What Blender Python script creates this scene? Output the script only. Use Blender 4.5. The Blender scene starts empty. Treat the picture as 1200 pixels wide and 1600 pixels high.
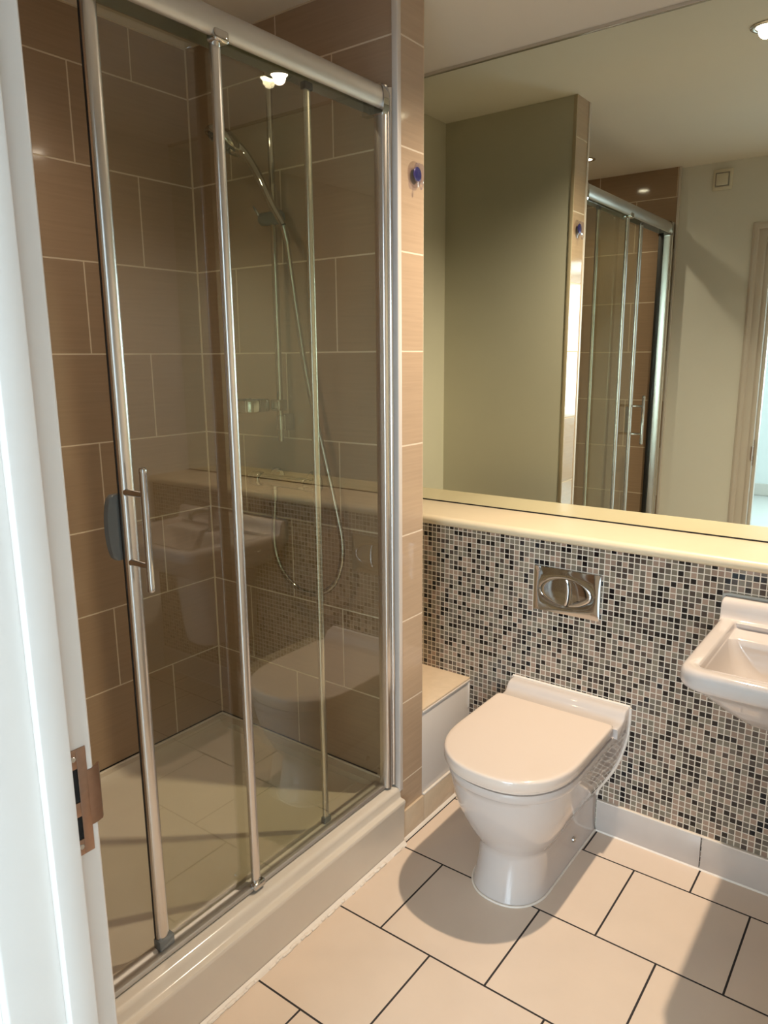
import bpy, bmesh, math, random
from mathutils import Vector, Matrix
random.seed(7)
S = bpy.context.scene
COL = S.collection

# ------------------------------------------------------------------ camera
cam_d = bpy.data.cameras.new('camera')
cam = bpy.data.objects.new('camera', cam_d); COL.objects.link(cam)
cam_d.sensor_fit = 'HORIZONTAL'; cam_d.sensor_width = 36.0
cam_d.lens = 36.0 * 1155.5 / 1200.0
cam_d.clip_start = 0.02; cam_d.clip_end = 60
_r = Vector((0.80231979, 0.59684115, -0.00797424))
_u = Vector((-0.11633578, 0.16946294, 0.97864616))
_f = Vector((-0.58544764, 0.78425949, -0.20539745))
cam.matrix_world = Matrix(((_r.x, _u.x, -_f.x, 1.2081), (_r.y, _u.y, -_f.y, -2.1127), (_r.z, _u.z, -_f.z, 1.5), (0, 0, 0, 1)))
S.camera = cam

# ------------------------------------------------------------------ view, world, lights
S.view_settings.view_transform = 'Standard'; S.view_settings.look = 'None'
S.view_settings.gamma = 1.0; S.view_settings.use_curve_mapping = False
S.view_settings.exposure = 0.0
S.cycles.max_bounces = 14; S.cycles.diffuse_bounces = 6; S.cycles.glossy_bounces = 8
S.cycles.transmission_bounces = 12; S.cycles.transparent_max_bounces = 24
S.cycles.sample_clamp_indirect = 4.0; S.cycles.blur_glossy = 0.3
S.cycles.caustics_reflective = False; S.cycles.caustics_refractive = False
S.cycles.use_denoising = True
W = bpy.data.worlds.new('sky'); S.world = W; W.use_nodes = True
W.node_tree.nodes['Background'].inputs[0].default_value = (0.72, 0.86, 1.0, 1)
W.node_tree.nodes['Background'].inputs[1].default_value = 1.6

H = 2.448                     # ceiling height
YS1, YS2 = -0.4205, -0.3011   # the two faces of the partition
XL, XN, XR = -0.8202, -0.575, 1.62
DL = 0.2148                   # depth of the mirror recess
YF, YD, YH = -1.662, -1.700, -1.800   # tiled front wall, painted front wall, hall face
ZL, ZT = 0.933, 0.963         # ledge underside / top
YB = -6.2                     # far wall of the room outside
DO0, DO1, DOZ = 0.455, 1.235, 2.045   # door opening

def lamp(kind, name, loc, energy, color, size=.03, rot=None, **k):
    d = bpy.data.lights.new(name, kind); d.energy = energy; d.color = color
    if kind == 'AREA':
        d.shape = 'RECTANGLE'; d.size, d.size_y = size
    else:
        d.shadow_soft_size = size
    for a, b in k.items(): setattr(d, a, b)
    o = bpy.data.objects.new(name, d); COL.objects.link(o); o.location = loc
    if rot: o.rotation_euler = rot
    return o
WARM = (1.0, 0.82, 0.625)
lamp('SPOT', 'downlight_beam', (0.67, -0.09, H-0.012), 182, WARM, .022, spot_size=math.radians(146), spot_blend=1.0)
lamp('SPOT', 'downlight_beam', (-0.335, -1.22, H-0.012), 20, WARM, .022, spot_size=math.radians(140), spot_blend=1.0)
# daylight entering the outer room through its window (far wall, facing the bathroom door)
lamp('AREA', 'daylight', (2.0, YB+.06, 1.55), 215, (0.70, 0.87, 1.0), (1.7, 1.5), rot=(math.radians(90), 0, 0))

# ------------------------------------------------------------------ materials
def lin(r, g, b):
    f = lambda c: (c/255/12.92) if c/255 <= .04045 else ((c/255+.055)/1.055)**2.4
    return (f(r), f(g), f(b), 1)
def new_mat(name):
    m = bpy.data.materials.new(name); m.use_nodes = True
    return m, m.node_tree, m.node_tree.nodes['Principled BSDF']
def plain(name, col, rough=.5, metal=0, coat=0, spec=.5, noise=0, nscale=30, bump=0):
    m, t, p = new_mat(name)
    p.inputs['Base Color'].default_value = col
    p.inputs['Roughness'].default_value = rough
    p.inputs['Metallic'].default_value = metal
    p.inputs['Coat Weight'].default_value = coat
    p.inputs['Specular IOR Level'].default_value = spec
    if noise or bump:
        g = t.nodes.new('ShaderNodeNewGeometry'); n = t.nodes.new('ShaderNodeTexNoise')
        n.inputs['Scale'].default_value = nscale; n.inputs['Detail'].default_value = 4
        t.links.new(g.outputs['Position'], n.inputs['Vector'])
        if noise:
            mx = t.nodes.new('ShaderNodeMix'); mx.data_type = 'RGBA'; mx.blend_type = 'MULTIPLY'
            mx.inputs['Factor'].default_value = noise
            mx.inputs['A'].default_value = col
            t.links.new(n.outputs['Color'], mx.inputs['B'])
            hs = t.nodes.new('ShaderNodeHueSaturation'); hs.inputs['Saturation'].default_value = 0
            hs.inputs['Value'].default_value = 1.7
            t.links.new(n.outputs['Color'], hs.inputs['Color']); t.links.new(hs.outputs[0], mx.inputs['B'])
            t.links.new(mx.outputs['Result'], p.inputs['Base Color'])
        if bump:
            b = t.nodes.new('ShaderNodeBump'); b.inputs['Strength'].default_value = bump
            b.inputs['Distance'].default_value = .002
            t.links.new(n.outputs[0], b.inputs['Height']); t.links.new(b.outputs[0], p.inputs['Normal'])
    return m

def math_node(t, op, a, b=None, c=None):
    n = t.nodes.new('ShaderNodeMath'); n.operation = op
    for i, v in enumerate((a, b, c)):
        if v is None: continue
        if isinstance(v, (int, float)): n.inputs[i].default_value = v
        else: t.links.new(v, n.inputs[i])
    return n.outputs[0]

def tile_mat(name, au, av, u0, v0, w, h, c1, c2, grout, mortar=.0024, rough=.085, streak=.13, offset=.5, grough=.7, coat=0):
    """stretcher-bond ceramic tiles laid out in metres in world space"""
    m, t, p = new_mat(name)
    g = t.nodes.new('ShaderNodeNewGeometry'); s = t.nodes.new('ShaderNodeSeparateXYZ')
    t.links.new(g.outputs['Position'], s.inputs[0])
    U = math_node(t, 'SUBTRACT', s.outputs['XYZ'.index(au)], u0)
    V = math_node(t, 'SUBTRACT', s.outputs['XYZ'.index(av)], v0)
    c = t.nodes.new('ShaderNodeCombineXYZ'); t.links.new(U, c.inputs[0]); t.links.new(V, c.inputs[1])
    br = t.nodes.new('ShaderNodeTexBrick'); t.links.new(c.outputs[0], br.inputs['Vector'])
    br.offset = offset; br.offset_frequency = 2; br.squash = 1
    br.inputs['Scale'].default_value = 1; br.inputs['Mortar Size'].default_value = mortar
    br.inputs['Mortar Smooth'].default_value = .15; br.inputs['Bias'].default_value = 0
    br.inputs['Brick Width'].default_value = w; br.inputs['Row Height'].default_value = h
    br.inputs['Color1'].default_value = c1; br.inputs['Color2'].default_value = c2
    br.inputs['Mortar'].default_value = grout
    # fine horizontal veining
    sc = t.nodes.new('ShaderNodeVectorMath'); sc.operation = 'MULTIPLY'; sc.inputs[1].default_value = (5, 130, 1)
    if name.startswith('floor'): sc.inputs[1].default_value = (9, 9, 1)
    t.links.new(c.outputs[0], sc.inputs[0])
    n = t.nodes.new('ShaderNodeTexNoise'); n.inputs['Scale'].default_value = 1; n.inputs['Detail'].default_value = 5
    t.links.new(sc.outputs[0], n.inputs['Vector'])
    k = math_node(t, 'MULTIPLY_ADD', n.outputs[0], 2*streak, 1-streak)
    k = math_node(t, 'MAXIMUM', k, math_node(t, 'MULTIPLY', br.outputs['Fac'], 1.0))
    mx = t.nodes.new('ShaderNodeVectorMath'); mx.operation = 'SCALE'
    t.links.new(br.outputs['Color'], mx.inputs[0]); t.links.new(k, mx.inputs['Scale'])
    t.links.new(mx.outputs[0], p.inputs['Base Color'])
    r = math_node(t, 'MULTIPLY_ADD', br.outputs['Fac'], grough-rough, rough)
    t.links.new(r, p.inputs['Roughness'])
    b = t.nodes.new('ShaderNodeBump'); b.inputs['Strength'].default_value = .6; b.inputs['Distance'].default_value = .0012
    b.invert = True
    t.links.new(br.outputs['Fac'], b.inputs['Height']); t.links.new(b.outputs[0], p.inputs['Normal'])
    return m

BEI1, BEI2 = lin(172, 147, 123), lin(165, 141, 118)
GROUT = lin(222, 206, 184)
TW, TH = .414, .2629
M = {}
M['tile_end'] = tile_mat('wall_tile_end', 'X', 'Z', -.22-TW*4, .2-TH*3*2, TW, TH, BEI1, BEI2, GROUT)
M['tile_left'] = tile_mat('wall_tile_left', 'Y', 'Z', YS1-TW*8, .2-TH*3*2, TW, TH, BEI1, BEI2, GROUT)
M['tile_stub'] = tile_mat('wall_tile_stub', 'Y', 'Z', -.36-1.5, .2-TH*3*2, 3.0, TH, lin(186,162,136), lin(182,158,133), GROUT, offset=0)
FW, FD = .3157, .3131
R0, FA = -.1251, .1684
# rows counted from R0-4*FD; the row between R0 and R0-FD has its joints at FA+FW/2
M['floor'] = tile_mat('floor_tile', 'X', 'Y', FA-FW*8, R0-FD*9, FW, FD, lin(216,197,178), lin(212,193,175), lin(34,28,26), mortar=.0028, rough=.22, streak=.05, grough=.8)
M['skirt'] = plain('skirting_tile', lin(190,180,172), .2, noise=.15, nscale=9)
M['box_tile'] = plain('beige_tile', lin(206,186,160), .2, noise=.2, nscale=20)
M['tile_grout'] = plain('tile_grout', lin(212,196,172), .6)
M['paint'] = plain('white_paint', lin(232,232,226), .55, noise=.06, nscale=3, bump=.05)
M['ceil'] = plain('ceiling_paint', lin(243,238,228), .6, noise=.05, nscale=2, bump=.05)
M['niche'] = plain('niche_paint', lin(224,221,204), .5, noise=.06, nscale=3)
M['gloss_paint'] = plain('white_gloss_paint', lin(212,204,196), .3, noise=.05, nscale=6)
M['ledge'] = plain('ledge_paint', lin(206,191,162), .38, noise=.06, nscale=8, bump=.04)
M['ceramic'] = plain('white_ceramic', lin(194,185,179), .07, coat=.4)
M['seat'] = plain('white_plastic', lin(216,201,188), .12)
M['silicone'] = plain('white_silicone', lin(222,212,200), .45, noise=.15, nscale=40)
M['chrome'] = plain('chrome', lin(194,191,187), .05, metal=1)
M['satin'] = plain('satin_aluminium', lin(192,188,183), .48, metal=1)
M['polish'] = plain('polished_aluminium', lin(212,208,203), .26, metal=1)
M['rubber'] = plain('black_rubber', lin(22,20,20), .5)
M['dark'] = plain('dark_gap', lin(12,11,10), .8)
M['acrylic'] = plain('white_acrylic', lin(205,195,181), .14, noise=.08, nscale=5)
M['brass'] = plain('worn_steel', lin(165,138,122), .3, metal=1, noise=.3, nscale=60)
M['white_pl'] = plain('white_switch_plastic', lin(232,226,210), .3)
M['switch_shadow'] = plain('switch_shadow_line', lin(150,146,136), .4)  # shade painted in: grey stands for the shadow line around the rocker
M['hall_floor'] = plain('pale_laminate', lin(206,204,200), .35, noise=.1, nscale=2)
M['hall_wall'] = plain('hall_paint', lin(232,234,234), .6, noise=.03, nscale=2)
M['sealant'] = plain('grey_sealant', lin(178,176,168), .5)
M['grey'] = plain('grey_plastic', lin(104,108,108), .25)
M['blue'] = plain('blue_plastic', lin(46,48,122), .25, coat=.4)

def glass_mat(name, tint, ior=1.62):
    m = bpy.data.materials.new(name); m.use_nodes = True; t = m.node_tree; t.nodes.clear()
    out = t.nodes.new('ShaderNodeOutputMaterial'); mix = t.nodes.new('ShaderNodeMixShader')
    tr = t.nodes.new('ShaderNodeBsdfTransparent'); gl = t.nodes.new('ShaderNodeBsdfGlossy')
    tr.inputs[0].default_value = tint; gl.inputs['Roughness'].default_value = 0.0
    gl.inputs['Color'].default_value = (1, 1, 1, 1)
    fr = t.nodes.new('ShaderNodeFresnel'); fr.inputs[0].default_value = ior
    g = t.nodes.new('ShaderNodeNewGeometry')
    inv = math_node(t, 'SUBTRACT', 1.0, g.outputs['Backfacing'])
    f = math_node(t, 'MULTIPLY', fr.outputs[0], inv)
    t.links.new(f, mix.inputs[0]); t.links.new(tr.outputs[0], mix.inputs[1]); t.links.new(gl.outputs[0], mix.inputs[2])
    t.links.new(mix.outputs[0], out.inputs[0])
    return m
M['glass'] = glass_mat('shower_glass', (.905, .91, .845, 1), 1.78)
M['clear'] = glass_mat('clear_plastic', (.82, .82, .90, 1), 1.9)
M['cup'] = glass_mat('clear_rubber', (.93, .92, .92, 1), 1.3)
M['frost'] = glass_mat('clear_tinted_plastic', (.84, .82, .90, 1), 2.0)
M['edge_glass'] = plain('green_glass_edge', lin(40,60,48), .1)
m, t, p = new_mat('mirror_silver')
p.inputs['Base Color'].default_value = (.845, .895, .785, 1); p.inputs['Metallic'].default_value = 1; p.inputs['Roughness'].default_value = 0
M['mirror'] = m

def mosaic():
    m, t, p = new_mat('mosaic_tile')
    P = .01762
    g = t.nodes.new('ShaderNodeNewGeometry'); s = t.nodes.new('ShaderNodeSeparateXYZ')
    t.links.new(g.outputs['Position'], s.inputs[0])
    U = math_node(t, 'DIVIDE', math_node(t, 'ADD', s.outputs[0], .6), P)
    V = math_node(t, 'DIVIDE', math_node(t, 'SUBTRACT', s.outputs[2], .1087), P)
    fu, fv = math_node(t, 'FLOOR', U), math_node(t, 'FLOOR', V)
    c = t.nodes.new('ShaderNodeCombineXYZ'); t.links.new(fu, c.inputs[0]); t.links.new(fv, c.inputs[1])
    wn = t.nodes.new('ShaderNodeTexWhiteNoise'); wn.noise_dimensions = '3D'; t.links.new(c.outputs[0], wn.inputs[0])
    r = t.nodes.new('ShaderNodeValToRGB'); r.color_ramp.interpolation = 'CONSTANT'
    cols = [(0, (20,17,20)), (.18, (74,63,56)), (.31, (101,92,81)), (.48, (129,118,102)), (.63, (143,121,105)), (.81, (158,133,115)), (.9, (118,109,94))]
    e = r.color_ramp.elements
    e[0].position, e[0].color = 0, lin(*cols[0][1]); e[1].position, e[1].color = cols[1][0], lin(*cols[1][1])
    for pos, cc in cols[2:]:
        n = e.new(pos); n.color = lin(*cc)
    t.links.new(wn.outputs['Value'], r.inputs[0])
    du = math_node(t, 'ABSOLUTE', math_node(t, 'SUBTRACT', math_node(t, 'FRACT', U), .5))
    dv = math_node(t, 'ABSOLUTE', math_node(t, 'SUBTRACT', math_node(t, 'FRACT', V), .5))
    d = math_node(t, 'MAXIMUM', du, dv)
    mr = t.nodes.new('ShaderNodeMapRange'); mr.inputs['From Min'].default_value = .41; mr.inputs['From Max'].default_value = .432
    t.links.new(d, mr.inputs['Value'])
    mx = t.nodes.new('ShaderNodeMix'); mx.data_type = 'RGBA'
    t.links.new(mr.outputs[0], mx.inputs['Factor']); t.links.new(r.outputs[0], mx.inputs['A'])
    mx.inputs['B'].default_value = lin(214, 203, 186)
    t.links.new(mx.outputs['Result'], p.inputs['Base Color'])
    t.links.new(math_node(t, 'MULTIPLY_ADD', mr.outputs[0], .5, .10), p.inputs['Roughness'])
    b = t.nodes.new('ShaderNodeBump'); b.inputs['Strength'].default_value = .5; b.inputs['Distance'].default_value = .0008; b.invert = True
    t.links.new(mr.outputs[0], b.inputs['Height']); t.links.new(b.outputs[0], p.inputs['Normal'])
    return m
M['mosaic'] = mosaic()
def emis(name, col, st):
    m, t, p = new_mat(name); p.inputs['Emission Color'].default_value = col; p.inputs['Emission Strength'].default_value = st
    p.inputs['Base Color'].default_value = (0, 0, 0, 1)
    return m
M['lamp'] = emis('lit_lamp', (1, .86, .66, 1), 45)
M['daylit'] = emis('bright_sky_outside', (.85, .94, 1, 1), 7)

# ------------------------------------------------------------------ mesh helpers
def BM(): return bmesh.new()
def add_box(bm, lo, hi, bev=0, seg=2, mi=0):
    x0, y0, z0 = [min(a, b) for a, b in zip(lo, hi)]; x1, y1, z1 = [max(a, b) for a, b in zip(lo, hi)]
    v = [bm.verts.new(c) for c in ((x0,y0,z0),(x1,y0,z0),(x1,y1,z0),(x0,y1,z0),(x0,y0,z1),(x1,y0,z1),(x1,y1,z1),(x0,y1,z1))]
    fs = [bm.faces.new([v[i] for i in q]) for q in ((3,2,1,0),(4,5,6,7),(0,1,5,4),(1,2,6,5),(2,3,7,6),(3,0,4,7))]
    for f in fs: f.material_index = mi
    if bev:
        es = list({e for f in fs for e in f.edges})
        bmesh.ops.bevel(bm, geom=es, offset=bev, segments=seg, profile=.5, affect='EDGES')
    return fs
def add_prism(bm, prof, a0, a1, axis):
    """profile: 2D points; axis 'x' -> (y,z), 'y' -> (x,z), 'z' -> (x,y)"""
    def P(p, a): return (a, p[0], p[1]) if axis == 'x' else ((p[0], a, p[1]) if axis == 'y' else (p[0], p[1], a))
    A = [bm.verts.new(P(p, a0)) for p in prof]; B = [bm.verts.new(P(p, a1)) for p in prof]
    n = len(prof)
    for i in range(n): bm.faces.new((A[i], A[(i+1) % n], B[(i+1) % n], B[i]))
    bm.faces.new(A[::-1]); bm.faces.new(B)
def frames(pts):
    pts = [Vector(p) for p in pts]; T = []
    for i in range(len(pts)):
        a = pts[max(i-1, 0)]; b = pts[min(i+1, len(pts)-1)]; T.append((b-a).normalized())
    up = Vector((0, 0, 1)) if abs(T[0].z) < .9 else Vector((1, 0, 0))
    N = [(up - T[0]*up.dot(T[0])).normalized()]
    for i in range(1, len(pts)):
        n = N[-1] - T[i]*N[-1].dot(T[i]); N.append(n.normalized())
    return pts, T, N
def add_tube(bm, pts, r, n=16, caps=True):
    pts, T, N = frames(pts); rs = r if isinstance(r, (list, tuple)) else [r]*len(pts); rings = []
    for p, tt, nn, rr in zip(pts, T, N, rs):
        b = tt.cross(nn)
        rings.append([bm.verts.new(p + (nn*math.cos(2*math.pi*k/n) + b*math.sin(2*math.pi*k/n))*rr) for k in range(n)])
    for A, B in zip(rings, rings[1:]):
        for k in range(n): bm.faces.new((A[k], A[(k+1) % n], B[(k+1) % n], B[k]))
    if caps: bm.faces.new(rings[0][::-1]); bm.faces.new(rings[-1])
def spline(pts, sub=8):
    P = [Vector(p) for p in pts]; P = [2*P[0]-P[1]] + P + [2*P[-1]-P[-2]]; out = []
    for i in range(1, len(P)-2):
        for k in range(sub):
            t = k/sub; a, b, c, d = P[i-1:i+3]
            out.append(.5*((2*b)+(c-a)*t+(2*a-5*b+4*c-d)*t*t+(3*b-a-3*c+d)*t**3))
    out.append(P[-2]); return out
def add_lathe(bm, prof, origin, axis, n=32):
    """profile: (radius, distance along axis)"""
    ax = Vector(axis).normalized(); o = Vector(origin)
    up = Vector((0, 0, 1)) if abs(ax.z) < .9 else Vector((1, 0, 0))
    a = (up - ax*up.dot(ax)).normalized(); b = ax.cross(a); rings = []
    for r, h in prof:
        if r < 1e-6: rings.append([bm.verts.new(o+ax*h)])
        else: rings.append([bm.verts.new(o+ax*h+(a*math.cos(2*math.pi*k/n)+b*math.sin(2*math.pi*k/n))*r) for k in range(n)])
    for A, B in zip(rings, rings[1:]):
        for k in range(n):
            k2 = (k+1) % n
            if len(A) == 1 and len(B) == 1: continue
            if len(A) == 1: bm.faces.new((A[0], B[k2], B[k]))
            elif len(B) == 1: bm.faces.new((A[k], A[k2], B[0]))
            else: bm.faces.new((A[k], A[k2], B[k2], B[k]))
def add_loft(bm, rings, cap0=True, cap1=True):
    R = [[bm.verts.new(p) for p in ring] for ring in rings]; n = len(R[0])
    for A, B in zip(R, R[1:]):
        for k in range(n): bm.faces.new((A[k], A[(k+1) % n], B[(k+1) % n], B[k]))
    if cap0: bm.faces.new(R[0][::-1])
    if cap1: bm.faces.new(R[-1])
    return R
def rr_ring(x0, x1, y0, y1, r, z, n=8):
    """rounded rectangle, counter-clockwise; r may be 4 radii: (x1,y0),(x1,y1),(x0,y1),(x0,y0)"""
    rs = r if isinstance(r, (list, tuple)) else [r]*4; out = []
    for (cx, cy, a0), q in zip(((x1, y0, -90), (x1, y1, 0), (x0, y1, 90), (x0, y0, 180)), rs):
        sx = -1 if cx == x1 else 1; sy = 1 if cy == y0 else -1
        for k in range(n+1):
            a = math.radians(a0+90*k/n)
            out.append((cx+sx*q+q*math.cos(a), cy+sy*q+q*math.sin(a), z))
    return out

def tag(o, label=None, cat=None, group=None, kind=None):
    if label: o['label'] = label
    if cat: o['category'] = cat
    if group: o['group'] = group
    if kind: o['kind'] = kind
    return o
def thing(name, loc, label, cat, group=None):
    o = bpy.data.objects.new(name, None); COL.objects.link(o); o.location = loc; o.empty_display_size = .05
    return tag(o, label, cat, group)
ROOT = {}
def obj(name, bm, mats, parent=None, smooth=35, label=None):
    bmesh.ops.recalc_face_normals(bm, faces=bm.faces)
    me = bpy.data.meshes.new(name); bm.to_mesh(me); bm.free()
    for mm in (mats if isinstance(mats, (list, tuple)) else [mats]): me.materials.append(M[mm])
    o = bpy.data.objects.new(name, me); COL.objects.link(o)
    if smooth:
        me.shade_smooth(); me.set_sharp_from_angle(angle=math.radians(smooth))
    if parent is not None:
        org = ROOT.get(parent.name, parent.location.copy()); ROOT[o.name] = org
        me.transform(Matrix.Translation(-org)); o.parent = parent
    else:
        vs = [v.co for v in me.vertices]
        org = Vector(((min(v.x for v in vs)+max(v.x for v in vs))/2, (min(v.y for v in vs)+max(v.y for v in vs))/2, min(v.z for v in vs)))
        me.transform(Matrix.Translation(-org)); o.location = org; ROOT[o.name] = org
    if label: o['label'] = label
    return o
def struct(name, bm, mats, parent=None, smooth=0):
    o = obj(name, bm, mats, parent, smooth)
    if parent is None: o['kind'] = 'structure'
    return o
def slab(name, lo, hi, mat):
    bm = BM(); add_box(bm, lo, hi); return struct(name, bm, mat)

# ------------------------------------------------------------------ room shell
slab('floor', (XL-.1, YD-.1, -.1), (XR+.1, .3, 0), 'floor')
slab('ceiling', (XL-.1, YH, H), (XR+.1, .35, H+.1), 'ceil')
# back wall: mosaic below the ledge, painted recess above it
bm = BM()
add_box(bm, (XN-.35, 0, -.1), (XR+.1, .3, ZL), mi=0)
add_box(bm, (XN-.35, DL+.012, ZL), (XR+.1, .3, H), mi=1)
struct('wall_back', bm, ['mosaic', 'paint'])
slab('wall_right', (XR, YD, 0), (XR+.1, .3, H), 'paint')
slab('wall_left', (XL-.1, YD-.1, 0), (XL, YS1, H), 'tile_left')
# partition between shower and niche: tiled towards the shower and on its end, painted on the niche side
bm = BM(); fs = add_box(bm, (XL-.1, YS1, 0), (0, YS2, H))
for f in fs:
    n = f.calc_center_median()
    f.material_index = 1 if n.x > -.01 else (2 if n.y > YS2-.01 else 0)
struct('wall_partition', bm, ['tile_end', 'tile_stub', 'niche'])
slab('wall_niche', (XN-.35, YS2, 0), (XN, 0, ZL), 'niche')
slab('wall_niche_upper', (XN-.35, YS2, ZL), (XN, DL+.012, H), 'niche')
# front wall: tiled inside the shower, painted beside the door
bm = BM()
add_box(bm, (XL, YD-.02, 0), (-.006, YF, H), mi=0)
struct('wall_front_shower', bm, ['tile_end'])
bm = BM()
add_box(bm, (XL-.1, YH, 0), (DO0-.02, YD, H)); add_box(bm, (DO1+.02, YH, 0), (XR+.1, YD, H)); add_box(bm, (DO0-.02, YH, DOZ+.02), (DO1+.02, YD, H))
struct('wall_front', bm, ['paint'])
# outer room
slab('floor_hall', (-1.6, YB-.1, -.1), (4.0, YH, -.001), 'hall_floor')
slab('ceiling_hall', (-1.6, YB-.1, H), (4.0, YH, H+.1), 'hall_wall')
slab('wall_hall_left', (-1.7, YB, 0), (-1.6, YH, H), 'hall_wall')
slab('wall_hall_right', (4.0, YB, 0), (4.1, YH, H), 'hall_wall')
bm = BM()
add_box(bm, (-1.7, YH, 0), (XL-.1, YH+.05, H)); add_box(bm, (XR+.1, YH, 0), (4.1, YH+.05, H))
struct('wall_hall_near', bm, 'hall_wall')
WX0, WX1, WZ0, WZ1 = 1.1, 2.9, .8, 2.3
bm = BM()
add_box(bm, (-1.7, YB-.15, 0), (WX0, YB, H)); add_box(bm, (WX1, YB-.15, 0), (4.1, YB, H))
add_box(bm, (WX0, YB-.15, 0), (WX1, YB, WZ0)); add_box(bm, (WX0, YB-.15, WZ1), (WX1, YB, H))
struct('wall_hall_far', bm, 'hall_wall')
bm = BM(); add_box(bm, (-1.6, YB, 0), (4.0, YB+.015, .13), .004)
struct('baseboard_hall', bm, 'gloss_paint')
bm = BM()
for x in (WX0+.02, (WX0+WX1)/2, WX1-.02): add_box(bm, (x-.02, YB-.10, WZ0), (x+.02, YB-.06, WZ1))
for z in (WZ0+.02, WZ1-.02): add_box(bm, (WX0, YB-.10, z-.02), (WX1, YB-.06, z+.02))
struct('window_1', bm, 'gloss_paint')

# ------------------------------------------------------------------ skirting, trims
bm = BM()
xs = [.477, .795, 1.11, 1.43, XR]
for a, b in zip(xs, xs[1:]): add_box(bm, (a+.0015, -.009, 0.002), (b-.0015, -.0002, .107), .0015)
struct('baseboard_back', bm, 'skirt', smooth=30)
bm = BM()
add_prism(bm, [(0, 0), (-.012, 0), (-.0105, .003), (-.009, .0045), (0, .006)], .477, XR, 'x')
add_box(bm, (.477, -.0098, .106), (XR, -.0003, .110), .001)
struct('trim_1', bm, 'silicone', smooth=30)
# white corner bead on the tiled end of the partition
bm = BM()
add_box(bm, (-.016, YS1-.006, .175), (.003, YS1+.012, H), .0028, 3)
struct('trim_2', bm, 'gloss_paint', smooth=40)
bm = BM()
add_box(bm, (-.014, YS2-.001, .401), (-.0002, YS2+.0025, H), .0005, 2)
struct('trim_3', bm, 'ledge', smooth=40)
# tiled skirting along the partition end and the boxing
bm = BM()
add_box(bm, (.0002, YS1+.002, .002), (.009, -.301, .1), .0015); add_box(bm, (.0002, -.299, .002), (.009, -.110, .1), .0015)
struct('baseboard_left', bm, 'box_tile', smooth=30)
bm = BM()
add_box(bm, (.0003, -.300, .0995), (.0095, -.108, .106), .002)
add_prism(bm, [(.009, 0), (.018, 0), (.0155, .004), (.012, .007), (.009, .009)], YS1+.0, -.108, 'y')
struct('trim_4', bm, 'silicone', smooth=30)
# end panel of the shower front wall
bm = BM()
add_tube(bm, [(XL, YS1, .2), (XL, YS1, H)], .0042, 8); add_tube(bm, [(XL, YF, .2), (XL, YF, H)], .0042, 8)
add_tube(bm, [(XL, YF, H), (XL, YS1, H)], .0035, 8); add_tube(bm, [(XL, YS1, H), (-.02, YS1, H)], .0035, 8)
struct('trim_6', bm, 'tile_grout', smooth=50)
bm = BM(); add_box(bm, (.0175, YS1+.004, 0), (.0205, -.105, .0012)); struct('trim_7', bm, 'dark')
bm = BM(); add_box(bm, (-.008, YF-.01, 0), (.003, YF+.006, H), .002); struct('trim_5', bm, 'gloss_paint', smooth=40)

# ------------------------------------------------------------------ door lining and casings
def casing(bm, face, sgn, d0=.0, prof=None):
    pr = prof or [(.012, 0), (.012, .014), (.020, .0165), (.026, .012), (.032, .0145), (.055, .0140), (.062, .011), (.069, .0165), (.082, .0175), (.091, .013), (.095, .006), (.095, 0)]
    rings = []
    for key in range(4):
        ring = []
        for d, t in pr:
            d += d0; y = face + sgn*t
            ring.append({0: (DO0-d, y, 0), 1: (DO0-d, y, DOZ+d), 2: (DO1+d, y, DOZ+d), 3: (DO1+d, y, 0)}[key])
        rings.append(ring)
    R = [[bm.verts.new(p) for p in ring] for ring in rings]
    for A, B in zip(R, R[1:]):
        for k in range(len(pr)-1): bm.faces.new((A[k], A[k+1], B[k+1], B[k]))
door = thing('door_1', (DO0, YD, 0), None, None); door['kind'] = 'structure'
bm = BM()
add_box(bm, (DO0-.02, YH-.013, 0), (DO0, YD+.018, DOZ+.02), .004, 3); add_box(bm, (DO1, YH-.013, 0), (DO1+.02, YD+.018, DOZ+.02), .004, 3)
add_box(bm, (DO0, YH-.013, DOZ), (DO1, YD+.018, DOZ+.02), .004, 3)
obj('door_lining', bm, 'gloss_paint', door)
bm = BM()
add_box(bm, (DO0, -1.749, 0), (DO0+.015, -1.716, DOZ), .002); add_box(bm, (DO1-.015, -1.749, 0), (DO1, -1.716, DOZ), .002)
add_box(bm, (DO0+.015, -1.749, DOZ-.015), (DO1-.015, -1.716, DOZ), .002)
obj('door_stop', bm, 'gloss_paint', door)
bm = BM(); casing(bm, YD, 1); obj('door_casing', bm, 'gloss_paint', door, 25)
bm = BM(); casing(bm, YH, -1); obj('door_casing', bm, 'gloss_paint', door, 25)
# strike plate with a curled lip, two latch holes and two screws
bm = BM()
ys, x0 = [-1.7155, -1.7125, -1.7045, -1.6925], DO0
zz = [.928, .962, .984, .996, 1.026, 1.052]
def q4(a, b, c, d):
    bm.faces.new([bm.verts.new(p) for p in (a, b, c, d)])
add_box(bm, (x0-.0005, -1.7155, .925), (x0+.0016, -1.7125, 1.06), .0004)
for z0, z1 in ((.925, .945), (.975, .993), (1.036, 1.06)): add_box(bm, (x0-.0005, -1.7125, z0), (x0+.0016, -1.7035, z1), .0003)
add_box(bm, (x0-.0005, -1.7035, .925), (x0+.0016, -1.6915, 1.06), .0004)
pl = obj('strike_plate', bm, 'brass', door, label='worn metal strike plate with curled lip')
bm = BM()
add_prism(bm, [(x0+.0016, -1.692), (x0+.0012, -1.684), (x0-.001, -1.676), (x0-.006, -1.672), (x0-.0075, -1.674), (x0-.0035, -1.678), (x0-.0008, -1.685), (x0-.0002, -1.692)], .957, 1.028, 'z')
obj('lip', bm, 'brass', pl)
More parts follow.
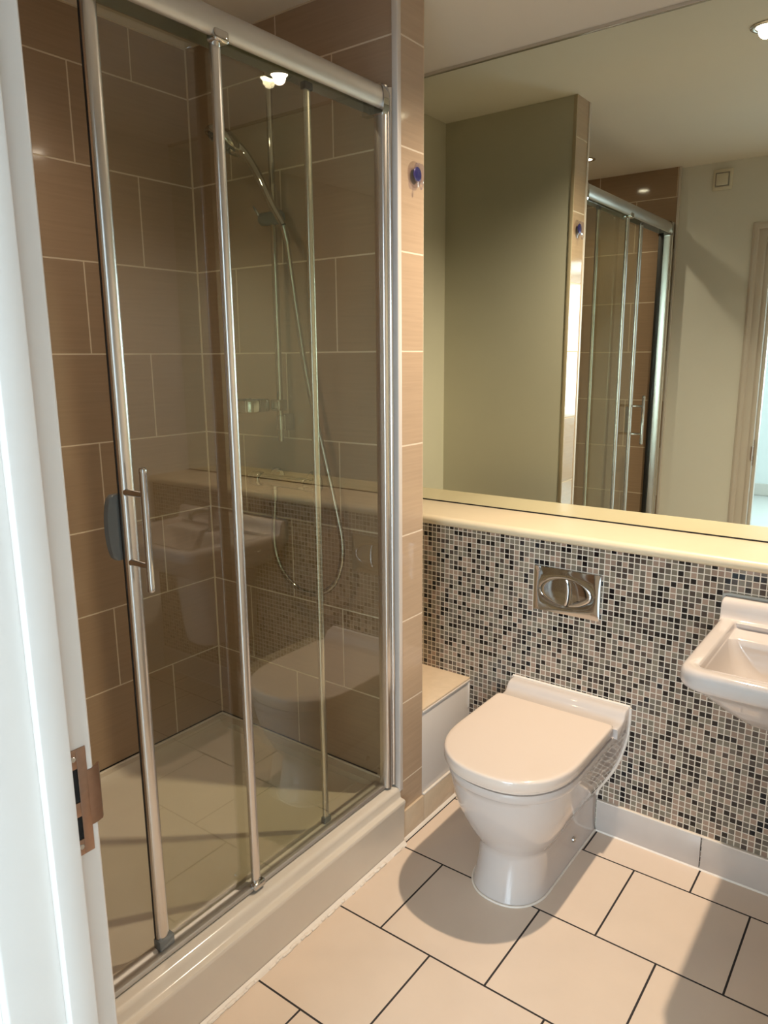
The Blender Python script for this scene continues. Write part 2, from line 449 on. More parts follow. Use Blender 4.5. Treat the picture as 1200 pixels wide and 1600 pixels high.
for z in (.936, 1.049):
    bm = BM(); add_lathe(bm, [(0, .0008), (.0028, .0008), (.0034, 0), (.0034, -.001)], (x0+.0018, -1.7075, z), (1, 0, 0), 16); obj('screw', bm, 'chrome', pl)
for z0, z1 in ((.945, .975), (.993, 1.036)):
    bm = BM(); add_box(bm, (x0-.0002, -1.7124, z0), (x0+.0004, -1.7036, z1)); obj('latch_hole', bm, 'dark', pl)

# ------------------------------------------------------------------ ledge and mirror
bm = BM()
pr = [(DL+.010, ZL), (-.014, ZL), (-.019, ZL+.004), (-.0215, ZL+.010), (-.0215, ZL+.017), (-.019, ZL+.024), (-.013, ZT-.001), (-.006, ZT), (DL+.010, ZT)]
add_prism(bm, pr, XN, XR, 'x')
tag(obj('mirror_ledge', bm, 'ledge', smooth=40), 'cream painted ledge with rounded front edge between the mosaic and the mirror', 'ledge')
mir = thing('wall_mirror', (.5, DL, ZT), 'large frameless wall mirror standing on the ledge up to the ceiling', 'mirror')
bm = BM(); add_box(bm, (XN+.003, DL, ZT+.0045), (XR-.003, DL+.008, H-.010), .0008, 1); obj('mirror_glass', bm, 'mirror', mir, smooth=0)
bm = BM(); add_box(bm, (XN+.003, DL+.0005, ZT+.0005), (XR-.003, DL+.010, ZT+.0043)); obj('bottom_joint', bm, 'dark', mir, smooth=0, label='dark joint below the glass')
bm = BM(); add_box(bm, (XN+.003, DL-.006, H-.011), (XR-.003, DL+.010, H-.0005), .001); obj('top_channel', bm, 'polish', mir, label='thin metal channel at the ceiling')

# ------------------------------------------------------------------ boxing in the niche
bx = thing('pipe_boxing', (-.28, -.15, 0), 'low tiled pipe boxing between the partition end and the mosaic wall', 'boxing')
bm = BM(); add_box(bm, (XN+.001, YS2+.001, .001), (0, -.0005, .388), .001); obj('panel', bm, 'gloss_paint', bx)
bm = BM(); add_box(bm, (XN+.001, YS2+.001, .3885), (.002, -.0005, .4005), .002)
obj('tiled_top', bm, 'box_tile', bx, label='beige tiled top')
bm = BM(); add_box(bm, (-.004, YS2+.002, .386), (.004, -.0005, .3935), .0015); obj('edge_trim', bm, 'gloss_paint', bx)
bm = BM(); add_box(bm, (-.006, -.010, .29), (.003, -.0008, .386), .002); obj('silicone_bead', bm, 'silicone', bx)

# ------------------------------------------------------------------ toilet
TX = .365
def wc_ring(z, hb, hm, yf, sq=2.25, y1=-.12, ystr=None, yw=0.0, n=18):
    """horizontal section: hb half width at the wall, hm at the middle, yf front"""
    ys_ = ystr if ystr is not None else yf + hm*1.18
    pts = []
    side = [yw, yw*.66+y1*.34, y1*.66+yw*.34, y1, (y1*.5+ys_*.5)]
    def w(y):
        if y <= y1: return hm
        t = (yw-y)/(yw-y1); t = t*t*(3-2*t); return hb+(hm-hb)*t
    R = [(w(y), y) for y in side]
    for k in range(n+1):
        a = math.pi/2*k/n
        R.append((hm*abs(math.cos(a))**(2/sq), ys_-(ys_-yf)*abs(math.sin(a))**(2/sq)))
    pts = [(TX+x, y, z) for x, y in R[:-1]] + [(TX, yf, z)] + [(TX-x, y, z) for x, y in R[:-1][::-1]]
    return pts
wc = thing('toilet', (TX, -.25, 0), 'white back-to-wall toilet with its lid closed', 'toilet')
S_ = [(0.002, .110, .110, -.487), (.02, .108, .107, -.482), (.05, .107, .103, -.474), (.09, .107, .100, -.466), (.125, .108, .100, -.462), (.140, .110, .103, -.463),
      (.150, .114, .110, -.468), (.17, .125, .122, -.483), (.20, .143, .138, -.502), (.24, .162, .154, -.523), (.28, .176, .166, -.540), (.32, .186, .173, -.551),
      (.350, .192, .1775, -.557), (.3645, .194, .1795, -.559), (.3665, .194, .1825, -.5615), (.369, .194, .1845, -.5635), (.385, .195, .185, -.565), (.392, .195, .184, -.564)]
bm = BM(); add_loft(bm, [wc_ring(z, a, b, c, yw=-.001) for z, a, b, c in S_])
obj('bowl', bm, 'ceramic', wc, 45)
# raised back ridge with cove
bm = BM()
pr = [(-.001, .388), (-.104, .388), (-.104, .4185), (-.101, .4205), (-.075, .421), (-.063, .4225), (-.055, .427), (-.049, .4345), (-.044, .442), (-.038, .4475), (-.029, .4505), (-.001, .4515)]
R = []
for x, dz in ((TX-.1955, -.004), (TX-.193, -.001), (TX-.188, 0), (TX+.188, 0), (TX+.193, -.001), (TX+.1955, -.004)):
    R.append([(x, y, z+(dz if z > .395 else 0)) for y, z in pr])
add_loft(bm, R); obj('back_ridge', bm, 'ceramic', wc, 50)
LX = .358
def d_plate(bm, rows, x=.192, yb=-.1065, sq=2.3):
    rings = []
    for z, ins in rows:
        hm = x-ins; yf = -.567+ins; ys_ = -.345; ybk = yb-ins*.6
        R = [(hm-.010, ybk), (hm-.003, ybk-.003), (hm, ybk-.012), (hm, -.16), (hm, -.25)]
        for k in range(21):
            a = math.pi/2*k/20
            R.append((hm*abs(math.cos(a))**(2/sq), ys_-(ys_-yf)*abs(math.sin(a))**(2/sq)))
        rings.append([(LX+px, py, z) for px, py in R[:-1]] + [(LX, yf, z)] + [(LX-px, py, z) for px, py in R[:-1][::-1]])
    add_loft(bm, rings)
bm = BM(); d_plate(bm, [(.3932, .012), (.3932, .006), (.395, .004), (.4000, .004), (.4012, .006), (.4012, .012)]); obj('seat', bm, 'seat', wc, 50)
bm = BM(); d_plate(bm, [(.4020, .010), (.4020, .001), (.4035, -.0005), (.4265, 0), (.430, .0012), (.4325, .004), (.4335, .008), (.4338, .014), (.4342, .03)]); obj('lid', bm, 'seat', wc, 50)
for s in (-1, 1):
    bm = BM(); add_lathe(bm, [(.0085, -.002), (.0085, .002), (.0065, .005), (.003, .0063), (0, .0067)], (TX+s*.1045, -.172, .058), (s, 0, -.05), 20); obj('bolt_cap', bm, 'chrome', wc, label='small chrome fixing cap')
bm = BM()
def edge_pts():
    L = [(z, a) for z, a, b, c in S_ if z >= .11] + [(.40, .196), (.449, .196)]
    return L
for s in (-1, 1): add_tube(bm, [(TX+s*(a+.002), -.003, z) for z, a in edge_pts()], .0045, 8)
add_tube(bm, [(TX-.197, -.003, .4525), (TX+.197, -.003, .4525)], .0042, 8)
obj('silicone_bead', bm, 'silicone', wc)
bm = BM()
ring = [Vector(p) for p in wc_ring(.003, .112, .112, -.489, yw=-.012)]
add_tube(bm, ring, .0035, 8); obj('floor_bead', bm, 'silicone', wc)

# ------------------------------------------------------------------ flush plate
FX0, FX1, FZ0, FZ1 = .2335, .452, .703, .8485
fp = thing('flush_plate', ((FX0+FX1)/2, 0, FZ0), 'rectangular chrome dual flush plate on the mosaic above the toilet', 'flush plate')
bm = BM()
fxc, fzc = (FX0+FX1)/2, (FZ0+FZ1)/2
ra, rb = .085, .044
NE = 64
def plate_pt(k, s, y):     # s: 0 ellipse, 1 rectangle outline
    a = 2*math.pi*k/NE; ex, ez = ra*math.cos(a), rb*math.sin(a)
    hx, hz = (FX1-FX0)/2, (FZ1-FZ0)/2
    c, sn = math.cos(a), math.sin(a); m_ = max(abs(c)/hx, abs(sn)/hz) or 1; rx, rz = c/m_, sn/m_
    return (fxc+ex+(rx-ex)*s, y, fzc+ez+(rz-ez)*s)
rows = [(0, -.006), (0, -.0104), (.02, -.0108), (.45, -.0104), (.93, -.0098), (.985, -.0090), (1, -.0065), (1, -.0006)]
R = [[bm.verts.new(plate_pt(k, s, y)) for k in range(NE)] for s, y in rows]
for A, B in zip(R, R[1:]):
    for k in range(NE): bm.faces.new((A[k], A[(k+1) % NE], B[(k+1) % NE], B[k]))
obj('frame_plate', bm, 'chrome', fp, 40)
def button(side, name, bulge):
    bm = BM(); nx, nr = 18, 20; grid = []
    sp_ = lambda v: .02+.11*math.sqrt(max(1-v*v, 0))
    for j in range(nr+1):
        v = .968*math.sin(math.pi/2*(-1+2*j/nr)); L = math.sqrt(max(1-v*v, 0))*.968
        a_, b_ = (-L, min(sp_(v)-.02, L-.02)) if side < 0 else (min(sp_(v)+.02, L-.012), L)
        row = []
        for i in range(nx+1):
            X = a_+(b_-a_)*i/nx; e = max(1-(X*X+v*v), 0)
            d_ = min((X-a_), (b_-X))*ra; edge = .0016*min(1, d_/.004)
            row.append(bm.verts.new((fxc+X*ra, -.0096-edge-bulge*e**.7, fzc+v*rb)))
        grid.append(row)
    for j in range(nr):
        for i in range(nx): bm.faces.new((grid[j][i], grid[j][i+1], grid[j+1][i+1], grid[j+1][i]))
    g = bmesh.ops.extrude_face_region(bm, geom=list(bm.faces))
    bmesh.ops.translate(bm, vec=(0, .0035, 0), verts=[v for v in g['geom'] if isinstance(v, bmesh.types.BMVert)])
    obj(name, bm, 'chrome', fp, 50)
button(-1, 'large_button', .0022); button(1, 'small_button', .0022)
bm = BM(); add_lathe(bm, [(0, 0), (1, 0), (1, .001), (0, .001)], (0, 0, 0), (0, -1, 0), 48)
bmesh.ops.scale(bm, vec=(ra*.999, 1, rb*.999), verts=bm.verts); bmesh.ops.translate(bm, vec=(fxc, -.0062, fzc), verts=bm.verts)
obj('recess', bm, 'dark', fp, 0)

# ------------------------------------------------------------------ washbasin
BX0, BX1, BYF, BZ = .797, 1.385, -.462, .803
ba = thing('washbasin', ((BX0+BX1)/2, -.2, .2), 'white wall-hung washbasin with raised back edge on the mosaic wall', 'washbasin')
bm = BM()
def br(ins, z, rf=.055, back=0.0, fr=None):
    return rr_ring(BX0+ins, BX1-ins, (fr if fr is not None else BYF+ins), -.001-back, [max(rf-ins*.4, .01), .004, .004, max(rf-ins*.4, .01)], z, 8)
rings = [br(.20, .625, .06, fr=-.27), br(.17, .632, .08, fr=-.30), br(.12, .655, .09, fr=-.345), br(.075, .69, .09, fr=-.385), br(.04, .725, .08, fr=-.42), br(.017, .748, .07, fr=-.443),
         br(.008, .755, .06), br(.003, .760), br(0, .768), br(0, .785), br(.0015, .794), br(.005, .800), br(.010, BZ), br(.016, BZ+.0008),
         ]
def inner(ins_s, ins_f, ins_b, z, r=.03):
    return rr_ring(BX0+ins_s, BX1-ins_s, BYF+ins_f, -ins_b, r, z, 8)
rings += [inner(.036, .036, .048, BZ+.0008, .02), inner(.039, .039, .050, BZ-.001, .018), inner(.0415, .0415, .052, BZ-.005, .018), inner(.043, .043, .054, BZ-.016, .018), inner(.044, .044, .058, BZ-.0195, .02), inner(.045, .045, .128, BZ-.021, .022), inner(.046, .046, .131, BZ-.024, .022),
          inner(.050, .050, .134, BZ-.04, .028), inner(.066, .070, .142, BZ-.08, .05), inner(.10, .10, .160, BZ-.115, .06), inner(.16, .15, .19, BZ-.132, .06), inner(.22, .19, .22, BZ-.138, .03), inner(.275, .20, .25, BZ-.140, .01)]
add_loft(bm, rings); obj('bowl', bm, 'ceramic', ba, 50)
bm = BM()
pr = [(-.001, .79), (-.060, .79), (-.060, .7985), (-.052, .8005), (-.046, .805), (-.042, .813), (-.040, .825), (-.038, .838), (-.034, .847), (-.028, .852), (-.020, .854), (-.001, .854)]
add_loft(bm, [[(x, y, z-dz*(z > .8)) for y, z in pr] for x, dz in ((BX0+.0005, .005), (BX0+.003, .0015), (BX0+.008, 0), (BX1-.008, 0), (BX1-.003, .0015), (BX1-.0005, .005))])
obj('back_ridge', bm, 'ceramic', ba, 50)
bm = BM(); add_tube(bm, [(BX0-.002, -.002, .77), (BX0-.002, -.003, .83), (BX0-.001, -.003, .856), (BX0+.01, -.003, .858), (BX1-.01, -.003, .858), (BX1+.001, -.003, .856), (BX1+.002, -.003, .77)], .005, 8)
obj('silicone_bead', bm, 'sealant', ba, label='grey sealant line along the wall')
bm = BM()
cx = (BX0+BX1)/2
rg = [rr_ring(cx-w_, cx+w_, -f, -.002, [w_*.8, .004, .004, w_*.8], z, 8) for w_, f, z in ((.07, .20, .31), (.085, .225, .315), (.092, .235, .33), (.10, .25, .45), (.105, .26, .60), (.11, .265, .66))]
add_loft(bm, rg); obj('semi_pedestal', bm, 'ceramic', ba, 50)
bm = BM(); add_lathe(bm, [(0, .003), (.02, .003), (.024, .001), (.024, -.002)], (cx, BYF/2-.01, BZ-.139), (0, 0, 1), 24); obj('drain', bm, 'chrome', ba)
tp = thing('basin_tap', (cx, -.092, BZ-.0195), 'chrome mixer tap standing on the washbasin', 'tap')
bm = BM(); add_lathe(bm, [(.026, 0), (.026, .006), (.022, .010), (.021, .10), (.019, .112), (0, .114)], (cx, -.092, BZ-.0195), (0, 0, 1), 28); obj('body', bm, 'chrome', tp)
bm = BM(); add_tube(bm, spline([(cx, -.097, BZ+.055), (cx, -.15, BZ+.07), (cx, -.20, BZ+.068), (cx, -.215, BZ+.052)], 5), .012, 16); obj('spout', bm, 'chrome', tp)
bm = BM(); add_tube(bm, [(cx, -.095, BZ+.105), (cx, -.13, BZ+.122), (cx, -.17, BZ+.135)], [.010, .008, .006], 12); obj('lever', bm, 'chrome', tp)

# ------------------------------------------------------------------ shower tray
tr = thing('shower_tray', (-.4, -1.04, 0), 'white acrylic shower tray with a stepped front kerb', 'shower tray')
KX = .015
ya, yb_ = YF+.002, YS1-.0015
bm = BM()
prof = [(XL+.001, .001), (KX, .001), (KX+.001, .120), (KX+.005, .140), (KX+.0055, .146), (KX+.0035, .1505), (KX-.001, .1525), (.006, .1530), (.003, .1545), (.0015, .1575), (.001, .176), (-.0005, .182), (-.004, .1865), (-.010, .1885),
        (-.020, .1895), (-.060, .196), (-.072, .1965), (-.082, .192), (-.092, .182), (-.11, .172), (-.45, .166), (-.76, .172), (-.785, .182), (-.795, .193), (XL+.001, .196)]
add_prism(bm, prof, ya+.035, yb_-.035, 'y')
for a, b in ((ya, ya+.035), (yb_-.035, yb_)):
    p2 = [(x, (.1935 if (x < -.085) else z)) if z > .15 else (x, z) for x, z in prof]
    add_prism(bm, p2, a, b, 'y')
obj('tray', bm, 'acrylic', tr, 40)
bm = BM()
add_prism(bm, [(KX+.0015, .0), (KX+.014, 0), (KX+.010, .005), (KX+.006, .008), (KX+.0015, .011)], ya, yb_-.003, 'y')
for k in range(90):
    y = random.uniform(ya+.01, yb_-.02); add_box(bm, (KX+.004, y, .0), (KX+.013+random.random()*.004, y+random.uniform(.01, .03), .004+random.random()*.003), .0015, 1)
obj('floor_bead', bm, 'silicone', tr, 60, label='ragged white sealant line along the floor')
bm = BM()
add_tube(bm, [(XL+.004, ya+.01, .197), (XL+.004, yb_-.003, .197), (-.03, yb_-.003, .197)], .004, 8); obj('wall_bead', bm, 'silicone', tr)
bm = BM()
add_tube(bm, [(XL+.0015, ya+.01, .2030), (XL+.0015, yb_-.0005, .2030), (-.09, yb_-.0005, .2030)], .0022, 6); obj('wall_joint', bm, 'dark', tr, label='dark mouldy joint along the tiles')

# ------------------------------------------------------------------ shower enclosure
XG, XS = -.035, -.060           # fixed pane, sliding pane
ZB, ZR = .205, 2.122            # bottom of glass, underside of the rail
en = thing('shower_enclosure', (-.045, -1.04, .197), 'aluminium framed glass shower enclosure with a half open sliding door', 'shower enclosure')
bm = BM()
pr = [(-.020, ZR-.002), (-.0155, ZR+.002), (-.0115, ZR+.010), (-.010, ZR+.020), (-.0105, ZR+.031), (-.0135, ZR+.042), (-.019, ZR+.050), (-.026, ZR+.054), (-.078, ZR+.054), (-.078, ZR-.002), (-.074, ZR-.002), (-.074, ZR+.030), (-.026, ZR+.030), (-.026, ZR-.002)]
add_prism(bm, pr, YF+.02, YS1-.0395, 'y'); obj('top_rail', bm, 'satin', en, 50)
bm = BM()
pr = [(-.074, .1985), (-.030, .1945), (-.0265, .1955), (-.0265, .199), (-.030, .204), (-.040, .2050), (-.044, .2025), (-.052, .2025), (-.056, .205), (-.066, .205), (-.070, .2025), (-.074, .201)]
add_prism(bm, pr, YF+.02, YS1-.0395, 'y'); obj('bottom_rail', bm, 'satin', en, 40)
def wall_profile(y0, y1, s, name, back=-.078):
    bm = BM()
    # fluted channel: wide half-round next to the glass, slim ribs next to the wall
    w = abs(y1-y0); P_ = [(back, 0), (-.020, 0), (-.0165, .06), (-.014, .22), (-.0135, .35), (-.015, .48), (-.0185, .56), (-.0215, .60), (-.0215, .66), (-.016, .70), (-.0125, .78), (-.0125, .86), (-.016, .93), (-.020, 1), (back, 1)]
    add_prism(bm, [(x, y0+(y1-y0)*t_) for x, t_ in P_], .197, ZR+.054, 'z')
    return obj(name, bm, 'polish', en, 50)
wall_profile(-.463, YS1-.0015, 1, 'wall_profile', -.046); wall_profile(-1.615, YF+.0015, -1, 'wall_profile')
bm = BM(); add_prism(bm, [(-.079, ZR-.014), (-.013, ZR-.014), (-.0085, ZR-.004), (-.0065, ZR+.020), (-.010, ZR+.044), (-.018, ZR+.056), (-.079, ZR+.056)], -.4705, -.448, 'y')
obj('rail_end_cap', bm, 'chrome', en, 50)
bm = BM(); add_prism(bm, [(-.079, ZR-.014), (-.013, ZR-.014), (-.0085, ZR-.004), (-.0065, ZR+.020), (-.010, ZR+.044), (-.018, ZR+.056), (-.079, ZR+.056)], -1.632, -1.606, 'y')
obj('rail_end_cap', bm, 'chrome', en, 50)
bm = BM(); add_box(bm, (-.074, -1.614, .205), (-.050, -1.604, ZR), .002); obj('door_seal', bm, 'rubber', en, label='black rubber seal')
def stile(name, x, y0, y1, depth_f, depth_b, mat, parent):
    bm = BM(); n = 12; w = (y1-y0)
    P_ = [(x-depth_b, y0+.002), (x-depth_b, y1-.002), (x-depth_b+.003, y1)]
    for k in range(n+1):
        a = math.pi*k/n; P_.append((x+.002+depth_f*math.sin(a)**.8 if 0 < k < n else x+.002, (y0+y1)/2+w/2*math.cos(a)))
    P_.append((x-depth_b+.003, y0))
    add_prism(bm, P_, ZB+.001, ZR+.002, 'z'); return obj(name, bm, mat, parent, 40)
bm = BM(); add_box(bm, (XG-.003, -1.008, ZB-.003), (XG+.003, -.461, ZR+.018)); fg = obj('fixed_pane', bm, 'glass', en, 0)
ps = stile('fixed_stile', XG, -1.014, -.989, .009, .004, 'polish', en)
for z0, z1 in ((ZR-.012, ZR+.012), (ZB-.009, ZB+.010)):
    bm = BM(); add_box(bm, (XG-.002, -1.021, z0), (XG+.0265 if z0 > 1 else XG+.019, -.982, z1), .006, 3); obj('clip', bm, 'chrome', ps, 50)
bm = BM(); add_box(bm, (XS-.003, -1.262, ZB+.001), (XS+.003, -.698, ZR+.018)); sg = obj('sliding_pane', bm, 'glass', en, 0)
ds = stile('door_stile', XS, -1.280, -1.249, .011, .004, 'polish', en)
bm = BM(); add_box(bm, (XS-.0035, -1.2814, ZB+.001), (XS-.001, -1.2800, ZR)); obj('edge_seal', bm, 'rubber', ds, 0)
bm = BM(); add_box(bm, (XS-.007, -1.283, ZB-.004), (XS+.017, -1.243, ZB+.022), .003); obj('end_boot', bm, 'grey', ds)
rs_ = stile('trailing_stile', XS, -.715, -.694, .006, .004, 'polish', en)
bm = BM(); add_box(bm, (XS-.006, -.718, ZR-.014), (XS+.010, -.691, ZR+.003), .002); obj('end_boot', bm, 'rubber', rs_)
bm = BM(); add_box(bm, (XS-.006, -.718, ZB-.002), (XS+.010, -.691, ZB+.016), .002); obj('end_boot', bm, 'grey', rs_)
# handle
hx, hy = .006, -1.270
bm = BM(); add_lathe(bm, [(0, 1.049), (.005, 1.049), (.0078, 1.052), (.0078, 1.059), (.0074, 1.060), (.0074, 1.286), (.0078, 1.287), (.0078, 1.294), (.005, 1.298), (0, 1.2985)], (hx, hy, 0), (0, 0, 1), 24)
hd = obj('handle_bar', bm, 'chrome', en, 50)
for z in (1.244, 1.102):
    bm = BM(); add_lathe(bm, [(.0078, 0), (.0078, .003), (.0062, .005), (.0062, .058)], (XS+.008, hy, z), (1, 0, 0), 20); obj('handle_mount', bm, 'chrome', hd, 50)
# curved inner grip
bm = BM(); ro = []
zc, hh = 1.173, .066
for i in range(21):
    t_ = -1+2*i/20; dpt = .017*math.sqrt(max(1-t_*t_, 0)); z = zc+hh*t_
    ro.append([(XS-.006, -1.268, z), (XS-.006, -1.290, z), (XS-.008, -1.290-dpt*.9, z), (XS-.016, -1.292-dpt, z), (XS-.022, -1.290-dpt*.9, z), (XS-.022, -1.268, z)])
add_loft(bm, ro); obj('inner_grip', bm, 'grey', en, 50)

# ------------------------------------------------------------------ shower fittings
RX, RY = -.410, -.472
ri = thing('shower_riser_rail', (RX, RY, 1.25), 'chrome vertical riser rail on the tiled shower end wall', 'shower rail')
bm = BM(); add_lathe(bm, [(0, 1.246), (.0085, 1.247), (.0095, 1.25), (.0095, 2.33), (.0085, 2.333), (0, 2.334)], (RX, RY, 0), (0, 0, 1), 24); obj('pole', bm, 'chrome', ri, 50)
for z in (1.305, 2.29):
    bm = BM(); add_box(bm, (RX-.013, YS1-.001, z-.026), (RX+.013, RY+.004, z+.026), .005, 3); add_lathe(bm, [(.0135, -.020), (.0135, .020)], (RX, RY, z), (0, 0, 1), 20); obj('wall_bracket', bm, 'chrome', ri, 50)
bm = BM(); add_lathe(bm, [(0, -.050), (.016, -.049), (.019, -.044), (.019, .028), (.016, .032), (0, .033)], (RX+.005, RY-.004, 1.897), (1, 0, 0), 28); sl = obj('slider', bm, 'grey', ri, 50, label='grey sliding handset holder')
bm = BM(); add_tube(bm, [(RX-.047, RY-.01, 1.905), (RX-.06, RY-.012, 1.925), (RX-.068, RY-.012, 1.935)], [.004, .0035, .003], 8); obj('lever', bm, 'grey', sl)
# soap ring clipped around the rail
so = thing('soap_dish', (RX-.08, RY-.04, 1.34), 'round chrome soap dish ring clipped low on the riser rail', 'soap dish')
bm = BM(); c0 = (RX-.068, -.535, 0)
add_lathe(bm, [(.058, 1.342), (.0605, 1.341), (.0615, 1.344), (.0615, 1.373), (.060, 1.376), (.058, 1.374), (.0575, 1.350), (.0, 1.350), (.0, 1.342), (.058, 1.342)], c0, (0, 0, 1), 48); obj('ring', bm, 'chrome', so, 40)
bm = BM(); add_box(bm, (RX-.020, RY-.022, 1.341), (RX+.016, RY+.0165, 1.375), .006, 3); obj('clip', bm, 'chrome', so, 50)
# hand shower
B0, B1, HC = Vector((-.325, -.520, 1.862)), Vector((-.452, -.528, 2.060)), Vector((-.508, -.556, 2.108))
hs = thing('hand_shower', B0, 'chrome hand shower clipped high on the riser rail', 'hand shower')
pts = spline([B0, B0.lerp(B1, .3)+Vector((-.004, 0, .004)), B0.lerp(B1, .65)+Vector((.0, 0, .008)), B1, B1.lerp(HC, .35)+Vector((0, 0, .006)), B1.lerp(HC, .6)], 6)
rad = [.0095+.006*(i/(len(pts)-1))+(.006*max(0, (i/(len(pts)-1)-.75)*4)) for i in range(len(pts))]
bm = BM(); add_tube(bm, pts, rad, 18); obj('handle', bm, 'chrome', hs, 60)
ax = Vector((-.36, -.42, -.83)).normalized()
bm = BM(); add_lathe(bm, [(0, -.026), (.018, -.025), (.036, -.019), (.050, -.009), (.057, 0), (.0585, .006), (.0585, .011), (.055, .015), (.053, .0135), (0, .013)], HC, ax, 40); hh_ = obj('head', bm, 'chrome', hs, 50)
bm = BM(); add_lathe(bm, [(.047, .012), (.045, .0165), (.02, .0185), (0, .019)], HC, ax, 36)
a_ = ax.cross(Vector((0, 0, 1))).normalized(); b_ = ax.cross(a_)
for rr_, cnt in ((.014, 8), (.026, 14), (.037, 20)):
    for k in range(cnt):
        an = 2*math.pi*k/cnt; add_lathe(bm, [(.0018, .016), (.0015, .021), (0, .0212)], HC+(a_*math.cos(an)+b_*math.sin(an))*rr_, ax, 6)
obj('spray_face', bm, 'grey', hh_, 50, label='grey spray face')
# hose
hp = [(-.325, -.520, 1.862), (-.322, -.512, 1.82), (-.330, -.49, 1.74), (-.318, -.48, 1.607), (-.286, -.48, 1.43), (-.232, -.478, 1.22), (-.193, -.474, 1.057), (-.175, -.47, .956), (-.184, -.468, .880),
      (-.218, -.467, .815), (-.278, -.467, .778), (-.345, -.468, .774), (-.412, -.47, .812), (-.448, -.472, .872), (-.457, -.474, .944), (-.448, -.475, 1.03), (-.443, -.476, 1.084)]
ho = thing('shower_hose', (-.3, -.47, .77), 'chrome flexible hose looping down from the hand shower', 'hose')
bm = BM(); sp = spline(hp, 22); sp2 = []
for i, p_ in enumerate(sp): sp2.append(.0076 if i % 2 else .0086)
add_tube(bm, sp, sp2, 10); obj('flexible_tube', bm, 'chrome', ho, 80)
bm = BM(); d0 = (sp[0]-sp[14]).normalized(); add_lathe(bm, [(.0095, -.045), (.0105, -.03), (.0105, .004)], sp[0]-d0*.004, d0, 18); obj('connector', bm, 'chrome', ho, 50)
bm = BM(); add_lathe(bm, [(.0085, -.03), (.0100, -.02), (.0100, .012)], sp[-1], (0, 0, 1), 18); obj('connector', bm, 'chrome', ho, 50)
# mixer
mx_ = thing('shower_mixer', (-.40, -.46, 1.10), 'chrome bar shower mixer on the tiled end wall above the hose loop', 'shower mixer')
my, mz = -.476, 1.122
bm = BM(); add_lathe(bm, [(0, -.075), (.018, -.074), (.020, -.070), (.020, .110), (.018, .114), (0, .115)], (-.42, my, mz), (1, 0, 0), 28)
add_lathe(bm, [(.010, -.028), (.010, -.015)], (-.443, my, mz), (0, 0, 1), 18); obj('body', bm, 'chrome', mx_, 50)
for x in (-.480, -.322):
    bm = BM(); add_lathe(bm, [(.033, .001), (.033, .006), (.022, .016), (.014, .018), (.014, .045)], (x, YS1, mz), (0, -1, 0), 32); obj('wall_flange', bm, 'chrome', mx_, 50)
for x, s in ((-.497, -1), (-.303, 1)):
    bm = BM(); add_lathe(bm, [(.020, 0), (.0235, .003), (.0235, .040), (.021, .045), (0, .046)], (x, my, mz), (s, 0, 0), 28)
    for k in range(12):
        an = 2*math.pi*k/12; add_box(bm, (x+s*.006, my+.0225*math.cos(an)-.0015, mz+.0225*math.sin(an)-.0015), (x+s*.038, my+.0225*math.cos(an)+.0015, mz+.0225*math.sin(an)+.0015))
    obj('knob', bm, 'chrome', mx_, 50)

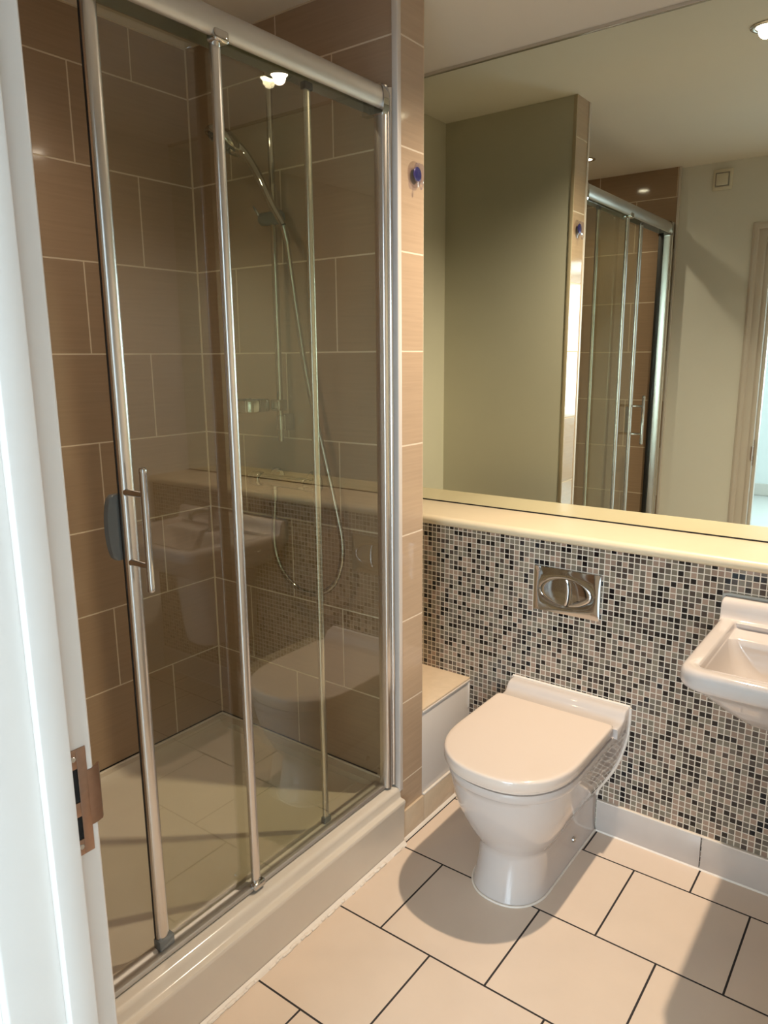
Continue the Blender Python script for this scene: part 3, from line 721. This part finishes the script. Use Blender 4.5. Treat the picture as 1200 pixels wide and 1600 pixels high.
# ------------------------------------------------------------------ suction hook on the partition end
hk = thing('suction_hook', (.0, -.345, 1.98), 'clear plastic suction hook with blue centre on the tiled partition end', 'suction hook')
c0 = Vector((.0003, -.345, 1.980))
bm = BM(); add_lathe(bm, [(0, 0), (.033, 0), (.034, .0012), (.028, .004), (.018, .008), (.010, .012), (0, .013)], c0, (1, 0, 0), 32); obj('suction_cup', bm, 'cup', hk, 50)
bm = BM(); add_lathe(bm, [(0, .0135), (.016, .0135), (.018, .0145), (.018, .0175), (.015, .0195), (0, .020)], c0, (1, 0, 0), 28); obj('blue_disc', bm, 'blue', hk, 50, label='blue inner disc')
bm = BM()
rg = [rr_ring(-.021+i_, .021-i_, -.026+i_, .026-i_, .012-i_*.6, h_, 6) for i_, h_ in ((.001, .0215), (0, .024), (0, .029), (.003, .033), (.009, .0345))]
add_loft(bm, rg)
bmesh.ops.transform(bm, matrix=Matrix(((0, 0, 1, c0.x), (1, 0, 0, c0.y), (0, 1, 0, c0.z), (0, 0, 0, 1))), verts=bm.verts)
obj('front_plate', bm, 'frost', hk, 50)
bm = BM(); add_tube(bm, [c0+Vector((.026, 0, -.016)), c0+Vector((.027, .0, -.027)), c0+Vector((.034, .0, -.040)), c0+Vector((.037, 0, -.040)), c0+Vector((.046, 0, -.028))], .0026, 10); obj('hook', bm, 'frost', hk, 60)

hk.scale.x = .62

# ------------------------------------------------------------------ switch on the painted front wall
sw = thing('pull_isolator_switch', (.2, YD, 2.315), 'square white isolator switch high on the painted wall', 'switch')
bm = BM(); add_box(bm, (.152, YD+.0003, 2.312), (.246, YD+.012, 2.412), .004, 3); obj('plate', bm, 'white_pl', sw, 40)
bm = BM(); add_box(bm, (.165, YD+.0118, 2.328), (.233, YD+.016, 2.396), .002); obj('shadow_frame', bm, 'switch_shadow', sw, 40)  # raised border coloured grey as the rocker's shadow outline
bm = BM(); add_box(bm, (.171, YD+.0159, 2.334), (.227, YD+.022, 2.390), .0025); obj('rocker', bm, 'white_pl', sw, 40)

# ------------------------------------------------------------------ ceiling downlights
dlt = thing('ceiling_downlight', (.67, -.09, H), 'lit recessed ceiling downlight above the toilet near the mirror', 'ceiling light', 'recessed ceiling downlights')
bm = BM(); add_lathe(bm, [(.045, 0), (.0455, -.003), (.042, -.0055), (.034, -.0055), (.030, -.001), (.030, 0)], (.67, -.09, H), (0, 0, 1), 40); obj('bezel', bm, 'polish', dlt, 50)
bm = BM(); add_lathe(bm, [(.0285, -.0005), (.0285, -.0025), (.015, -.004), (0, -.0042)], (.67, -.09, H), (0, 0, 1), 32); obj('bulb', bm, 'lamp', dlt, 50)
c = dlt.copy(); COL.objects.link(c); c.location = (-.335, -1.22, H)
c['label'] = 'lit recessed ceiling downlight inside the shower'
for ch in list(dlt.children):
    d = ch.copy(); COL.objects.link(d); d.parent = c
